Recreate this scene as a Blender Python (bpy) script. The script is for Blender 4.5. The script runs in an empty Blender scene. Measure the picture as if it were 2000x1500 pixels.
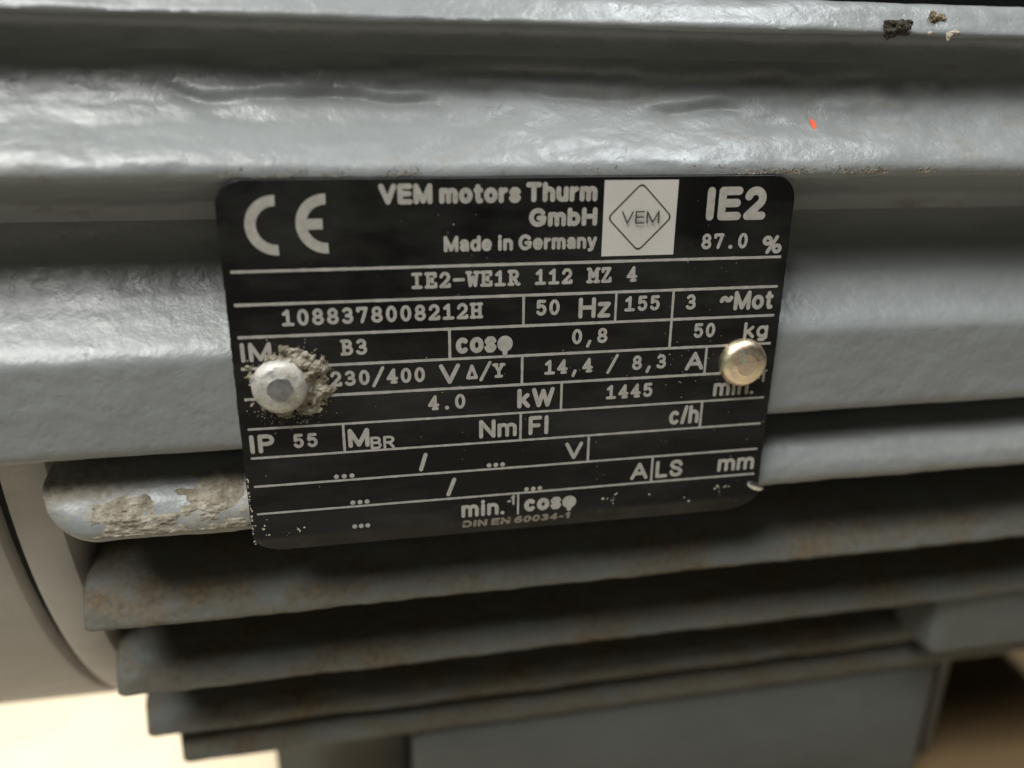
import bpy, math, random
import numpy as np
from mathutils import Matrix, Vector

MM = 0.001
sc = bpy.context.scene
col = sc.collection
rng = np.random.default_rng(7)
random.seed(7)

# ------------------------------------------------------------------ camera, world, light, exposure
def vec(x, y, z):
    return Vector((x, y, z)) * MM

cam_d = bpy.data.cameras.new('camera')
cam = bpy.data.objects.new('camera', cam_d)
col.objects.link(cam)
right = Vector((0.98153591, -0.19098709, 0.01054486))
up = Vector((0.05495648, 0.3343824, 0.94083378))
fwd = Vector((0.18321312, 0.92288263, -0.33870431))
M = Matrix(((right.x, up.x, -fwd.x), (right.y, up.y, -fwd.y), (right.z, up.z, -fwd.z))).to_4x4()
M.translation = vec(-22.276, -106.0, 36.355)
cam.matrix_world = M
cam_d.sensor_width = 36.0
cam_d.lens = 1560 / 2000 * 36
cam_d.clip_start = 0.002
cam_d.clip_end = 50
cam_d.dof.use_dof = True
cam_d.dof.focus_distance = 0.1135
cam_d.dof.aperture_fstop = 8.0
sc.camera = cam

world = bpy.data.worlds.new('World')
sc.world = world
world.use_nodes = True
bg = world.node_tree.nodes['Background']
bg.inputs[0].default_value = (0.78, 0.95, 0.92, 1)
bg.inputs[1].default_value = 0.012

def area(name, loc, target, sx, sy, power, color):
    d = bpy.data.lights.new(name, 'AREA')
    d.shape = 'RECTANGLE'
    d.size, d.size_y = sx, sy
    d.energy = power
    d.color = color
    o = bpy.data.objects.new(name, d)
    col.objects.link(o)
    o.location = loc
    o.rotation_euler = (Vector(target) - Vector(loc)).to_track_quat('-Z', 'Y').to_euler()
    return o

# a window high up to the left in front of the motor, an added overhead strip for edge highlights, sunlight falling on the floor far below
area('window_light', (-0.50, -0.36, 1.0), (0, 0, 0), 0.62, 0.5, 18, (1.0, 0.99, 0.955))
area('added_overhead_strip', (0.45, -0.12, 1.2), (0.03, 0, 0), 0.9, 0.12, 11, (0.92, 0.96, 1.0))
sd = bpy.data.lights.new('floor_sunbeam', 'SPOT')
sd.energy = 265
sd.color = (1.0, 0.91, 0.76)
sd.spot_size = math.radians(25)
sd.spot_blend = 0.6
sd.shadow_soft_size = 0.02
so = bpy.data.objects.new('floor_sunbeam', sd)
col.objects.link(so)
so.location = (-1.1, 1.1, 1.2)
so.rotation_euler = (Vector((-0.36, 0.50, -0.42)) - Vector(so.location)).to_track_quat('-Z', 'Y').to_euler()

sc.view_settings.view_transform = 'Standard'
sc.view_settings.look = 'None'
sc.view_settings.exposure = 0.0
sc.view_settings.gamma = 1.0
sc.view_settings.use_curve_mapping = False

# ------------------------------------------------------------------ noise
def _hash(ix, iy, iz, seed):
    h = (ix * 374761393 + iy * 668265263 + iz * 2147483647 + seed * 1274126177) & 0xffffffff
    h = ((h ^ (h >> 13)) * 1274126177) & 0xffffffff
    h = h ^ (h >> 16)
    return (h & 0xffff) / 32767.5 - 1.0

def noise3(x, y, z, seed=0):
    x, y, z = (np.asarray(a, float) for a in (x, y, z))
    x, y, z = np.broadcast_arrays(x, y, z)
    ix, iy, iz = (np.floor(a).astype(np.int64) for a in (x, y, z))
    fx, fy, fz = x - ix, y - iy, z - iz
    fx, fy, fz = (f * f * f * (f * (f * 6 - 15) + 10) for f in (fx, fy, fz))
    r = 0
    for a in (0, 1):
        wx = fx if a else 1 - fx
        for b in (0, 1):
            wy = fy if b else 1 - fy
            for c in (0, 1):
                wz = fz if c else 1 - fz
                r = r + wx * wy * wz * _hash(ix + a, iy + b, iz + c, seed)
    return r

def fbm(x, y, z, seed=0, oct=3):
    r, a, f = 0, 1.0, 1.0
    for k in range(oct):
        r = r + a * noise3(x * f, y * f, z * f, seed + k)
        a *= 0.5
        f *= 2.03
    return r

# ------------------------------------------------------------------ materials
def mat(name):
    m = bpy.data.materials.new(name)
    m.use_nodes = True
    nt = m.node_tree
    return m, nt, nt.nodes['Principled BSDF']

def N(nt, t, **kw):
    n = nt.nodes.new(t)
    for k, v in kw.items():
        setattr(n, k, v)
    return n

def coords(nt, scale):
    tc = N(nt, 'ShaderNodeTexCoord')
    mp = N(nt, 'ShaderNodeMapping')
    mp.inputs['Scale'].default_value = scale
    nt.links.new(tc.outputs['Object'], mp.inputs['Vector'])
    return mp.outputs['Vector']

def noise_node(nt, scale, detail=4, rough=0.55, stretch=(1, 1, 1)):
    n = N(nt, 'ShaderNodeTexNoise')
    n.inputs['Scale'].default_value = scale
    n.inputs['Detail'].default_value = detail
    n.inputs['Roughness'].default_value = rough
    nt.links.new(coords(nt, stretch), n.inputs['Vector'])
    return n.outputs['Fac']

def ramp(nt, fac, stops):
    r = N(nt, 'ShaderNodeValToRGB')
    el = r.color_ramp.elements
    el[0].position, el[0].color = stops[0][0], (*stops[0][1], 1)
    el[1].position, el[1].color = stops[-1][0], (*stops[-1][1], 1)
    for p, c in stops[1:-1]:
        e = el.new(p)
        e.color = (*c, 1)
    nt.links.new(fac, r.inputs['Fac'])
    return r.outputs['Color']

def mix(nt, fac, a, b):
    m = N(nt, 'ShaderNodeMix', data_type='RGBA')
    for s, v in ((m.inputs[6], a), (m.inputs[7], b)):
        if isinstance(v, tuple):
            s.default_value = (*v, 1)
        else:
            nt.links.new(v, s)
    if isinstance(fac, (int, float)):
        m.inputs[0].default_value = fac
    else:
        nt.links.new(fac, m.inputs[0])
    return m.outputs[2]

def bump(nt, bsdf, facs):
    prev = None
    for fac, strength, dist in facs:
        b = N(nt, 'ShaderNodeBump')
        b.inputs['Strength'].default_value = strength
        b.inputs['Distance'].default_value = dist
        nt.links.new(fac, b.inputs['Height'])
        if prev:
            nt.links.new(prev, b.inputs['Normal'])
        prev = b.outputs['Normal']
    nt.links.new(prev, bsdf.inputs['Normal'])

def gray(v):
    return (v, v, v)

def paint(name, dirt_lo, dirt_hi, dirt_col=(0.16, 0.125, 0.085), base=(0.238, 0.252, 0.249), rough=(0.29, 0.43), dirt_x=None):
    """grey machine enamel over rough cast iron with dust and grime"""
    m, nt, b = mat(name)
    tone = noise_node(nt, 60, 4, 0.6, (0.4, 1, 1))
    c = ramp(nt, tone, [(0.3, tuple(v * 0.86 for v in base)), (0.7, tuple(v * 1.1 for v in base))])
    dirt = noise_node(nt, 170, 7, 0.68, (0.55, 1, 1))
    df = ramp(nt, dirt, [(dirt_lo, gray(0)), (dirt_hi, gray(1))])
    if dirt_x is not None:                                   # grime gathered on one stretch of the casting
        sx = N(nt, 'ShaderNodeSeparateXYZ')
        nt.links.new(coords(nt, (1, 1, 1)), sx.inputs[0])
        fall = N(nt, 'ShaderNodeMapRange')
        fall.inputs['From Min'].default_value, fall.inputs['From Max'].default_value = dirt_x
        fall.inputs['To Min'].default_value, fall.inputs['To Max'].default_value = 1, 0.12
        nt.links.new(sx.outputs[0], fall.inputs['Value'])
        mm_ = N(nt, 'ShaderNodeMath', operation='MULTIPLY')
        nt.links.new(df, mm_.inputs[0])
        nt.links.new(fall.outputs[0], mm_.inputs[1])
        df = mm_.outputs[0]
    dtone = noise_node(nt, 900, 3, 0.6)
    dc = ramp(nt, dtone, [(0.3, tuple(v * 0.7 for v in dirt_col)), (0.7, tuple(v * 1.5 for v in dirt_col))])
    c2 = mix(nt, df, c, dc)
    speck = N(nt, 'ShaderNodeTexVoronoi')
    speck.inputs['Scale'].default_value = 190
    nt.links.new(coords(nt, (0.8, 1, 1.4)), speck.inputs['Vector'])
    sf = ramp(nt, speck.outputs['Distance'], [(0.03, gray(1)), (0.07, gray(0))])
    pick = ramp(nt, noise_node(nt, 240, 1), [(0.60, gray(0)), (0.64, gray(1))])
    mul = N(nt, 'ShaderNodeMath', operation='MULTIPLY')
    nt.links.new(sf, mul.inputs[0])
    nt.links.new(pick, mul.inputs[1])
    c3 = mix(nt, mul.outputs[0], c2, (0.32, 0.28, 0.22))
    nt.links.new(c3, b.inputs['Base Color'])
    rr = ramp(nt, noise_node(nt, 330, 4, 0.6), [(0.3, gray(rough[0])), (0.7, gray(rough[1]))])
    r2 = mix(nt, df, rr, gray(0.85))
    nt.links.new(r2, b.inputs['Roughness'])
    b.inputs['Specular IOR Level'].default_value = 0.55
    bump(nt, b, [(noise_node(nt, 230, 3, 0.5), 0.10, 0.0008), (noise_node(nt, 900, 4, 0.6), 0.26, 0.0002),
                 (dtone, 0.12, 0.0004),
                 (ramp(nt, noise_node(nt, 420, 2, 0.5), [(0.26, gray(0)), (0.36, gray(1))]), 0.14, 0.0003)])
    return m

M_PAINT = paint('grey_machine_enamel', 0.70, 0.90)
M_PAINT_DUSTY = paint('dusty_grey_enamel', 0.57, 0.85)
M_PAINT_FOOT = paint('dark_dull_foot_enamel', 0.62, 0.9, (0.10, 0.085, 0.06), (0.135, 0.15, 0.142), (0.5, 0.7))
M_COWL_LIT = paint('lit_cowl_enamel', 0.7, 0.95, base=(0.50, 0.475, 0.44), rough=(0.45, 0.6))  # enamel of end shield and rim, paled to stand for light on them
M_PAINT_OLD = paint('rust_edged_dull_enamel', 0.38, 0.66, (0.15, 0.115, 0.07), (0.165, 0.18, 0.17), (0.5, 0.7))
M_PAINT_DIRTY = paint('grimy_grey_enamel', 0.40, 0.62, (0.30, 0.27, 0.215), dirt_x=(-0.066, -0.045))

def simple(name, base, rough, metal=0.0, var=0.2, scale=400, bmp=None):
    m, nt, b = mat(name)
    c = ramp(nt, noise_node(nt, scale, 4, 0.6), [(0.3, tuple(v * (1 - var) for v in base)), (0.7, tuple(v * (1 + var) for v in base))])
    nt.links.new(c, b.inputs['Base Color'])
    b.inputs['Roughness'].default_value = rough
    b.inputs['Metallic'].default_value = metal
    if bmp:
        bump(nt, b, [(noise_node(nt, bmp[0], 4, 0.6), bmp[1], bmp[2])])
    return m

M_LETTER = simple('pale_etched_lettering', (0.40, 0.385, 0.35), 0.5, 0.0, 0.16, 1300)
M_LOGO = simple('pale_etched_panel', (0.60, 0.58, 0.54), 0.5, 0.0, 0.05, 150)
M_INK = simple('dark_etched_ink', (0.05, 0.042, 0.04), 0.5, 0, 0.2, 900)
M_DIRT = simple('dry_beige_dirt', (0.20, 0.16, 0.105), 0.95, 0, 0.55, 900, (2500, 0.6, 0.0003))
M_DIRT_PALE = simple('pale_chalky_dirt', (0.46, 0.42, 0.33), 0.95, 0, 0.4, 900, (2500, 0.5, 0.0002))
def crust_mat():
    m, nt, b = mat('crumbly_beige_crust')
    c = ramp(nt, noise_node(nt, 520, 6, 0.7), [(0.28, (0.10, 0.085, 0.06)), (0.46, (0.24, 0.21, 0.155)), (0.60, (0.38, 0.345, 0.275)), (0.76, (0.55, 0.52, 0.45))])
    nt.links.new(c, b.inputs['Base Color'])
    b.inputs['Roughness'].default_value = 0.95
    bump(nt, b, [(noise_node(nt, 1800, 5, 0.65), 0.7, 0.0004)])
    return m
M_CRUST = crust_mat()
M_DIRT_DARK = simple('dark_brown_dirt', (0.05, 0.042, 0.03), 0.95, 0, 0.5, 700, (1500, 0.6, 0.0004))
M_ORANGE = simple('orange_paint', (0.75, 0.10, 0.03), 0.6, 0, 0.1)
M_BARE = simple('bare_aluminium', (0.75, 0.75, 0.74), 0.28, 1.0, 0.12, 1500, (2600, 0.5, 0.0001))
M_FACET = simple('aluminium_painted_reflection', (0.30, 0.30, 0.30), 0.5, 0.7, 0.35, 900)  # flat rivet top, darkened in colour for its dark reflection
M_FLOOR = simple('cream_concrete', (0.62, 0.55, 0.43), 0.85, 0, 0.18, 9, (90, 0.3, 0.003))
M_GAP_SHADE = simple('painted_gap_shade', (0.02, 0.02, 0.02), 0.8, 0, 0.2)  # near-black colour stands for the shade in the joint gap

def wood_mat():
    m, nt, b = mat('weathered_wood')
    n = noise_node(nt, 38, 5, 0.6, (0.12, 1, 1))
    c = ramp(nt, n, [(0.25, (0.12, 0.075, 0.035)), (0.75, (0.34, 0.225, 0.10))])
    nt.links.new(c, b.inputs['Base Color'])
    b.inputs['Roughness'].default_value = 0.8
    bump(nt, b, [(n, 0.4, 0.002)])
    return m
M_WOOD = wood_mat()

def plate_mat():
    m, nt, b = mat('black_anodised_plate')
    film_glare = ramp(nt, noise_node(nt, 60, 8, 0.68, (0.5, 1, 1.5)), [(0.45, gray(0)), (0.80, gray(1))])  # dusty film, with glare streaks put into the same paler colour
    c = mix(nt, film_glare, (0.004, 0.004, 0.004), (0.034, 0.035, 0.030))
    sp = ramp(nt, noise_node(nt, 1500, 2, 0.5), [(0.735, gray(0)), (0.775, gray(1))])
    where = ramp(nt, noise_node(nt, 75, 2, 0.5), [(0.5, gray(0)), (0.62, gray(0.8))])
    mul = N(nt, 'ShaderNodeMath', operation='MULTIPLY')
    nt.links.new(sp, mul.inputs[0])
    nt.links.new(where, mul.inputs[1])
    c2 = mix(nt, mul.outputs[0], c, (0.3, 0.29, 0.26))
    nt.links.new(c2, b.inputs['Base Color'])
    rr = ramp(nt, noise_node(nt, 130, 5, 0.6, (1, 1, 0.4)), [(0.3, gray(0.30)), (0.7, gray(0.62))])
    nt.links.new(rr, b.inputs['Roughness'])
    b.inputs['Specular IOR Level'].default_value = 0.26
    bump(nt, b, [(noise_node(nt, 900, 3, 0.5), 0.12, 0.0001)])
    return m
M_PLATE = plate_mat()

def rivet_mat(name, dusty):
    m, nt, b = mat(name)
    if dusty:
        df = ramp(nt, noise_node(nt, 330, 6, 0.72), [(0.36, gray(0)), (0.60, gray(1))])
        dd = ramp(nt, noise_node(nt, 700, 5, 0.7), [(0.30, (0.20, 0.165, 0.12)), (0.46, (0.48, 0.44, 0.36)), (0.66, (0.66, 0.63, 0.56))])
        c = mix(nt, df, (0.60, 0.60, 0.58), dd)
        nt.links.new(mix(nt, df, gray(0.75), gray(0.0)), b.inputs['Metallic'])
        nt.links.new(mix(nt, df, gray(0.42), gray(0.9)), b.inputs['Roughness'])
    else:
        c = ramp(nt, noise_node(nt, 330, 2, 0.5), [(0.30, (0.74, 0.72, 0.50)), (0.45, (0.92, 0.80, 0.56)), (0.58, (0.92, 0.72, 0.58)), (0.7, (0.80, 0.80, 0.62))])
        b.inputs['Metallic'].default_value = 1.0
        rr = ramp(nt, noise_node(nt, 700, 4, 0.6), [(0.3, gray(0.36)), (0.7, gray(0.50))])
        nt.links.new(rr, b.inputs['Roughness'])
    nt.links.new(c, b.inputs['Base Color'])
    bump(nt, b, [(noise_node(nt, 1400, 3, 0.5), 0.5 if dusty else 0.2, 0.0002)])
    return m
M_RIVET_DUSTY = rivet_mat('dusty_aluminium_rivet', True)
M_RIVET = rivet_mat('yellow_zinc_rivet', False)

# ------------------------------------------------------------------ mesh helpers (all sizes in millimetres)
def make_obj(name, verts, faces, material, parent=None, smooth=True, sharp=50, mats=None, midx=None):
    me = bpy.data.meshes.new(name)
    v = np.asarray(verts, float) * MM
    if isinstance(faces, np.ndarray):
        nf, k = faces.shape
        me.vertices.add(len(v))
        me.vertices.foreach_set('co', v.ravel())
        me.loops.add(nf * k)
        me.loops.foreach_set('vertex_index', faces.ravel().astype(np.int32))
        me.polygons.add(nf)
        me.polygons.foreach_set('loop_start', np.arange(0, nf * k, k, dtype=np.int32))
        me.update(calc_edges=True)
        me.validate()
    else:
        me.from_pydata([tuple(p) for p in v], [], faces)
        me.update()
    for m_ in (mats or [material]):
        me.materials.append(m_)
    if midx is not None:
        me.polygons.foreach_set('material_index', np.asarray(midx, np.int32))
    if smooth:
        me.polygons.foreach_set('use_smooth', np.ones(len(me.polygons), bool))
        if sharp:
            me.set_sharp_from_angle(angle=math.radians(sharp))
    o = bpy.data.objects.new(name, me)
    col.objects.link(o)
    o.parent = parent
    return o

def thing(name, label, cat, loc=(0, 0, 0)):
    o = bpy.data.objects.new(name, None)
    col.objects.link(o)
    o.empty_display_size = 0.02
    o.location = Vector(loc) * MM
    o['label'] = label
    o['category'] = cat
    return o

def resample(pts, step, sigma):
    p = np.asarray(pts, float)
    d = np.r_[0, np.cumsum(np.hypot(*np.diff(p, axis=0).T))]
    n = int(d[-1] / step) + 1
    s = np.linspace(0, d[-1], n)
    q = np.c_[np.interp(s, d, p[:, 0]), np.interp(s, d, p[:, 1])]
    k = int(3 * sigma / step)
    if k > 0:
        w = np.exp(-0.5 * (np.arange(-k, k + 1) * step / sigma) ** 2)
        w /= w.sum()
        e0 = q[0] - (q[1:k + 1][::-1] - q[0])
        e1 = q[-1] - (q[-k - 1:-1][::-1] - q[-1])
        ext = np.r_[e0, q, e1]
        q = np.c_[np.convolve(ext[:, 0], w, 'valid'), np.convolve(ext[:, 1], w, 'valid')]
    return q

CY, CZ = 111.0, -7.0            # motor axis (mm, behind the nameplate plane)

# electric motor: empty on the ground under the motor's middle
motor = thing('electric_motor', 'grey painted cast iron electric motor with horizontal cooling fins and black rating plate', 'motor', (20, CY, -130))
OFF = np.array([20, CY, -130.0])

def mpart(name, verts, faces, material, **kw):
    return make_obj(name, np.asarray(verts, float) - OFF, faces, material, motor, **kw)

def xs_for(x0, x1, fine=0.55):
    a = [x0]
    while a[-1] < x1:
        x = a[-1]
        a.append(x + (fine if -80 < x < 110 else fine * 2.5))
    a[-1] = x1
    return np.array(a)

def creases(x, z):
    """cold-shut folds and runs of the casting on the sloping shoulder above the plate"""
    d = np.zeros_like(x)
    lines = [(-47, -8, 36.2, 0.75, 0.55), (-30, 2, 37.9, 0.5, 0.6), (18, 36, 35.4, 0.8, 0.5), (33, 41, 33.6, 0.9, 0.7),
             (-42, -30, 34.5, 0.5, 0.7), (-2, 22, 36.8, 0.4, 0.5), (44, 62, 34.6, 0.35, 0.8), (-20, 60, 39.2, 0.5, 0.7), (2, 14, 30.6, 0.25, 0.5)]
    for k, (a, b, zc, amp, wid) in enumerate(lines):
        wz = zc + 0.8 * noise3(x * 0.13, k * 3.1, 0, 40) + 0.10 * noise3(x * 0.45, k * 5.3, 0, 41)
        t = (z - wz) / wid
        env = np.clip((x - a) / 6, 0, 1) * np.clip((b - x) / 6, 0, 1)
        env = env * env * (3 - 2 * env) * (0.75 + 0.25 * noise3(x * 0.12, k, 1, 42))
        d += env * amp * 0.85 * (0.7 * np.exp(-((t - 1.6) / 1.9) ** 2) - np.exp(-((t + 0.6) / 1.5) ** 2))
    return d

def strip(name, prof, x0, x1, material, step=0.5, sigma=0.6, lump=0.16, fine=0.05, endr=0.0, zref=None, yref=None, crease=False, back=None, fine_x=0.55):
    q = resample(prof, step, sigma)
    tan = np.gradient(q, axis=0)
    nrm = np.c_[tan[:, 1], -tan[:, 0]]
    nrm /= np.linalg.norm(nrm, axis=1)[:, None]        # outward: towards -Y for a downward running profile
    xs = xs_for(x0, x1, fine_x)
    X = np.repeat(xs[:, None], len(q), 1)
    Y = np.repeat(q[None, :, 0], len(xs), 0)
    Z = np.repeat(q[None, :, 1], len(xs), 0)
    h = lump * fbm(X / 11, Y / 5, Z / 5, 3, 3) + fine * fbm(X / 2.3, Y / 1.6, Z / 1.6, 11, 2)
    h = h + 0.25 * lump * np.minimum(0, noise3(X / 4, Y / 3, Z / 3, 21) + 0.35)
    if crease:
        h = h + creases(X, Z)
    dd = np.r_[0, np.cumsum(np.hypot(*np.diff(q, axis=0).T))]
    h = h * np.clip(np.minimum(dd, dd[-1] - dd) / 2.0, 0, 1)[None]      # neighbouring fins meet exactly in the groove
    Y = Y + h * nrm[None, :, 0]
    Z = Z + h * nrm[None, :, 1]
    if endr > 0:
        for s in (X - x0, x1 - X):
            t = np.clip(s / endr, 0, 1)
            k = 0.30 + 0.70 * np.sqrt(1 - (1 - t) ** 2)
            Z = zref + (Z - zref) * k
            Y = yref + (Y - yref) * (0.75 + 0.25 * k)
    yb = back if back is not None else max(q[:, 0]) + 6
    zt, zb = q[0, 1], q[-1, 1]
    nb = 2
    Yb = np.full((len(xs), nb), yb)
    Zb = np.repeat(np.array([[zb, zt]]), len(xs), 0)
    Xb = np.repeat(xs[:, None], nb, 1)
    X, Y, Z = np.c_[X, Xb], np.c_[Y, Yb], np.c_[Z, Zb]
    n, m = X.shape
    verts = np.stack([X, Y, Z], -1).reshape(-1, 3)
    i = np.arange(n - 1)[:, None] * m
    j = np.arange(m)[None, :]
    j2 = (j + 1) % m
    quads = np.stack([i + j, i + m + j, i + m + j2, i + j2], -1).reshape(-1, 4)
    # caps: fans as degenerate-free quads strips to the back edge centre
    caps = []
    base = len(verts)
    cv = np.array([[x0, yb - 0.5, (zt + zb) / 2], [x1, yb - 0.5, (zt + zb) / 2]])
    verts = np.r_[verts, cv]
    tri0 = np.stack([np.full(m, base), np.arange(m), (np.arange(m) + 1) % m], -1)
    o2 = (n - 1) * m
    tri1 = np.stack([np.full(m, base + 1), o2 + (np.arange(m) + 1) % m, o2 + np.arange(m)], -1)
    allv = np.asarray(verts) - OFF
    me_faces = [tuple(f) for f in quads] + [tuple(f) for f in tri0] + [tuple(f) for f in tri1]
    return fast_mixed(name, allv, quads, np.r_[tri0, tri1], material, motor)

def fast_mixed(name, v, quads, tris, material, parent, sharp=50):
    me = bpy.data.meshes.new(name)
    me.vertices.add(len(v))
    me.vertices.foreach_set('co', (v * MM).ravel())
    nq, nt_ = len(quads), len(tris)
    me.loops.add(nq * 4 + nt_ * 3)
    me.loops.foreach_set('vertex_index', np.r_[quads.ravel(), tris.ravel()].astype(np.int32))
    me.polygons.add(nq + nt_)
    me.polygons.foreach_set('loop_start', np.r_[np.arange(nq) * 4, nq * 4 + np.arange(nt_) * 3].astype(np.int32))
    me.update(calc_edges=True)
    me.validate()
    me.materials.append(material)
    me.polygons.foreach_set('use_smooth', np.ones(len(me.polygons), bool))
    me.set_sharp_from_angle(angle=math.radians(sharp))
    o = bpy.data.objects.new(name, me)
    col.objects.link(o)
    o.parent = parent
    return o

def revolve_x(name, prof, material, seg=160, a0=0, a1=2 * math.pi):
    """prof: list of (x, r) revolved around the motor axis"""
    p = np.asarray(prof, float)
    th = np.linspace(a0, a1, seg, endpoint=False)
    X = np.repeat(p[:, 0][:, None], seg, 1)
    Rr = np.repeat(p[:, 1][:, None], seg, 1)
    Y = CY + Rr * np.cos(th)[None]
    Z = CZ + Rr * np.sin(th)[None]
    v = np.stack([X, Y, Z], -1).reshape(-1, 3)
    n = len(p)
    i = np.arange(n - 1)[:, None] * seg
    j = np.arange(seg)[None]
    j2 = (j + 1) % seg
    q = np.stack([i + j, i + j2, i + seg + j2, i + seg + j], -1).reshape(-1, 4)
    return mpart(name, v, q, material, sharp=35)

def rbox(x0, x1, y0, y1, z0, z1, r=1.5, seg=3):
    """rounded-in-XZ box as verts, faces"""
    pts = []
    for cx, cz, a in ((x1 - r, z1 - r, 0), (x0 + r, z1 - r, 90), (x0 + r, z0 + r, 180), (x1 - r, z0 + r, 270)):
        for k in range(seg + 1):
            t = math.radians(a + 90 * k / seg)
            pts.append((cx + r * math.cos(t), cz + r * math.sin(t)))
    n = len(pts)
    b = min(r, (y1 - y0) / 3)
    cx, cz = (x0 + x1) / 2, (z0 + z1) / 2
    def inset(p, d):
        return (p[0] - math.copysign(d, p[0] - cx), p[1] - math.copysign(d, p[1] - cz))
    rings = [(y0, 0.6 * b), (y0 + 0.25 * b, 0.15 * b), (y0 + 0.7 * b, 0), (y1, 0)]
    v, f = [], []
    for y, d in rings:
        for p in pts:
            x, z = inset(p, d)
            v.append((x, y, z))
    for k in range(len(rings) - 1):
        for j in range(n):
            a, c = k * n + j, k * n + (j + 1) % n
            f.append((a, a + n, c + n, c))
    f.append(tuple(range(n)))
    f.append(tuple(reversed(range((len(rings) - 1) * n, len(rings) * n))))
    return v, f

# ------------------------------------------------------------------ ground
gv, gf = [], []
make_obj('floor', [(-4000, -3000, -420), (4000, -3000, -420), (4000, 5000, -420), (-4000, 5000, -420)], [(0, 1, 2, 3)], M_FLOOR, smooth=False)['kind'] = 'structure'

# ------------------------------------------------------------------ motor housing
revolve_x('housing_core', [(-74, 30), (-74, 90), (170, 90), (170, 30)], M_PAINT)
revolve_x('housing_rim', [(-67, 88), (-67.2, 99), (-68.2, 101.4), (-70, 102), (-73.5, 102), (-74.6, 101.3), (-75, 100), (-75, 86)], M_COWL_LIT)
revolve_x('joint_gap_shade', [(-74.8, 80), (-74.8, 98.4), (-77.2, 98.4), (-77.2, 80)], M_GAP_SHADE)  # ring filling the joint groove, its shade put into the colour
revolve_x('end_shield', [(-77, 60), (-77, 99.6), (-77.6, 100.6), (-79, 101.1), (-110, 100.8), (-150, 99.5), (-170, 96), (-178, 88), (-180, 60), (-180, 5)], M_COWL_LIT)
revolve_x('housing_rim', [(170, 86), (170, 100), (171, 102), (182, 102), (183, 100), (183, 20)], M_PAINT)

XL, XR = -96, 165
strip('cooling_fin', [(26, 50.8), (13, 50.0), (9.4, 49.6), (7.8, 48.6), (6.2, 46.9), (5.0, 45.6), (5.3, 45.0), (7.5, 45.3), (10.0, 45.6), (10.9, 44.4), (10.7, 41.6)], XL, XR, M_PAINT, lump=0.20, sigma=0.45)
strip('cooling_fin', [(10.7, 41.6), (10.3, 39.6), (9.5, 37.4), (8.1, 35.2), (6.2, 33.1), (4.0, 31.3), (1.8, 29.6), (0.4, 28.2), (0.0, 27.2), (0.0, 26.4), (1.0, 25.7), (5, 24.6), (10, 22.8), (11, 20)],
      XL, XR, M_PAINT_DUSTY, lump=0.20, fine=0.05, crease=True, step=0.3)
strip('cooling_fin', [(11, 20), (10.8, 17.2), (10.0, 14.5), (8.4, 11.8), (6.2, 9.2), (3.8, 6.8), (1.4, 4.7), (0.3, 3.3), (0.1, -3), (0.1, -9.4), (0.8, -10.4), (5, -11.2), (9, -12.5)],
      XL, XR, M_PAINT, lump=0.07, fine=0.045, sigma=0.5)
strip('cooling_fin', [(14, -12.9), (9, -13.6), (7, -14.6), (4, -16.0), (1.7, -17.8), (0.5, -19.6), (0.2, -22.0), (1.1, -23.2), (6, -24.2), (15, -26)],
      -66.5, XR, M_PAINT_DIRTY, lump=0.16, fine=0.08, endr=7, zref=-13.5, yref=16, back=24)
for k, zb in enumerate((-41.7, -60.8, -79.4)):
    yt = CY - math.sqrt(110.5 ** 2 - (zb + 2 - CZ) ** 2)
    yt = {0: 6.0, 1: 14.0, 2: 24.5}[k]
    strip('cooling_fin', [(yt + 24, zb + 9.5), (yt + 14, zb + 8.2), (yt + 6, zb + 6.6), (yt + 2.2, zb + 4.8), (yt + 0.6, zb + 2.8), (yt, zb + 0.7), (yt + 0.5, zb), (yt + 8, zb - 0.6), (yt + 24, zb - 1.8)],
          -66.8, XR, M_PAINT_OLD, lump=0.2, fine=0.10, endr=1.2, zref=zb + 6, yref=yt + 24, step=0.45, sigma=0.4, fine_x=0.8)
# fins above the field of view
for zb in (62.0, 81.0):
    yt = CY - math.sqrt(110.5 ** 2 - (zb + 3 - CZ) ** 2)
    strip('cooling_fin', [(yt + 24, zb + 9.5), (yt + 6, zb + 6.8), (yt + 1.6, zb + 5.4), (yt, zb + 3.8), (yt, zb + 1.2), (yt + 0.9, zb + 0.2), (yt + 8, zb - 0.8), (yt + 24, zb - 1.8)],
          -66.8, XR, M_PAINT, endr=3, zref=zb + 6, yref=yt + 24, step=1.0, fine_x=1.5)
# foot rail under the lowest fin, the cast foot below it and the boss that bridges two fins at the right
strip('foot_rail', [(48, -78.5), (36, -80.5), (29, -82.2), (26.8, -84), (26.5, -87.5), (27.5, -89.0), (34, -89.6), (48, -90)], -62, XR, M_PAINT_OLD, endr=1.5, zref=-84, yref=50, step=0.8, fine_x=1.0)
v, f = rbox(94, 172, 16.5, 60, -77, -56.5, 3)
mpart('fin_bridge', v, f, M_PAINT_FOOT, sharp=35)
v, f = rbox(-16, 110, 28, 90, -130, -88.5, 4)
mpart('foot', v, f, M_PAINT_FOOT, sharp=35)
v, f = rbox(-47, -16.3, 46, 90, -130, -88.5, 3)
mpart('foot_web', v, f, M_PAINT, sharp=35)
v, f = rbox(114.5, 123, 38, 90, -130, -88, 3)
mpart('foot_rib', v, f, M_PAINT, sharp=35)
v, f = rbox(-16, 106, 130, 196, -130, -88.5, 4)
mpart('foot', v, f, M_PAINT, sharp=35)

# ------------------------------------------------------------------ name plate
PX, PT, PB, TH = 39.0, 26.4, -27.0, 0.8
BEND, ANG = -23.45, math.radians(27)

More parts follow.
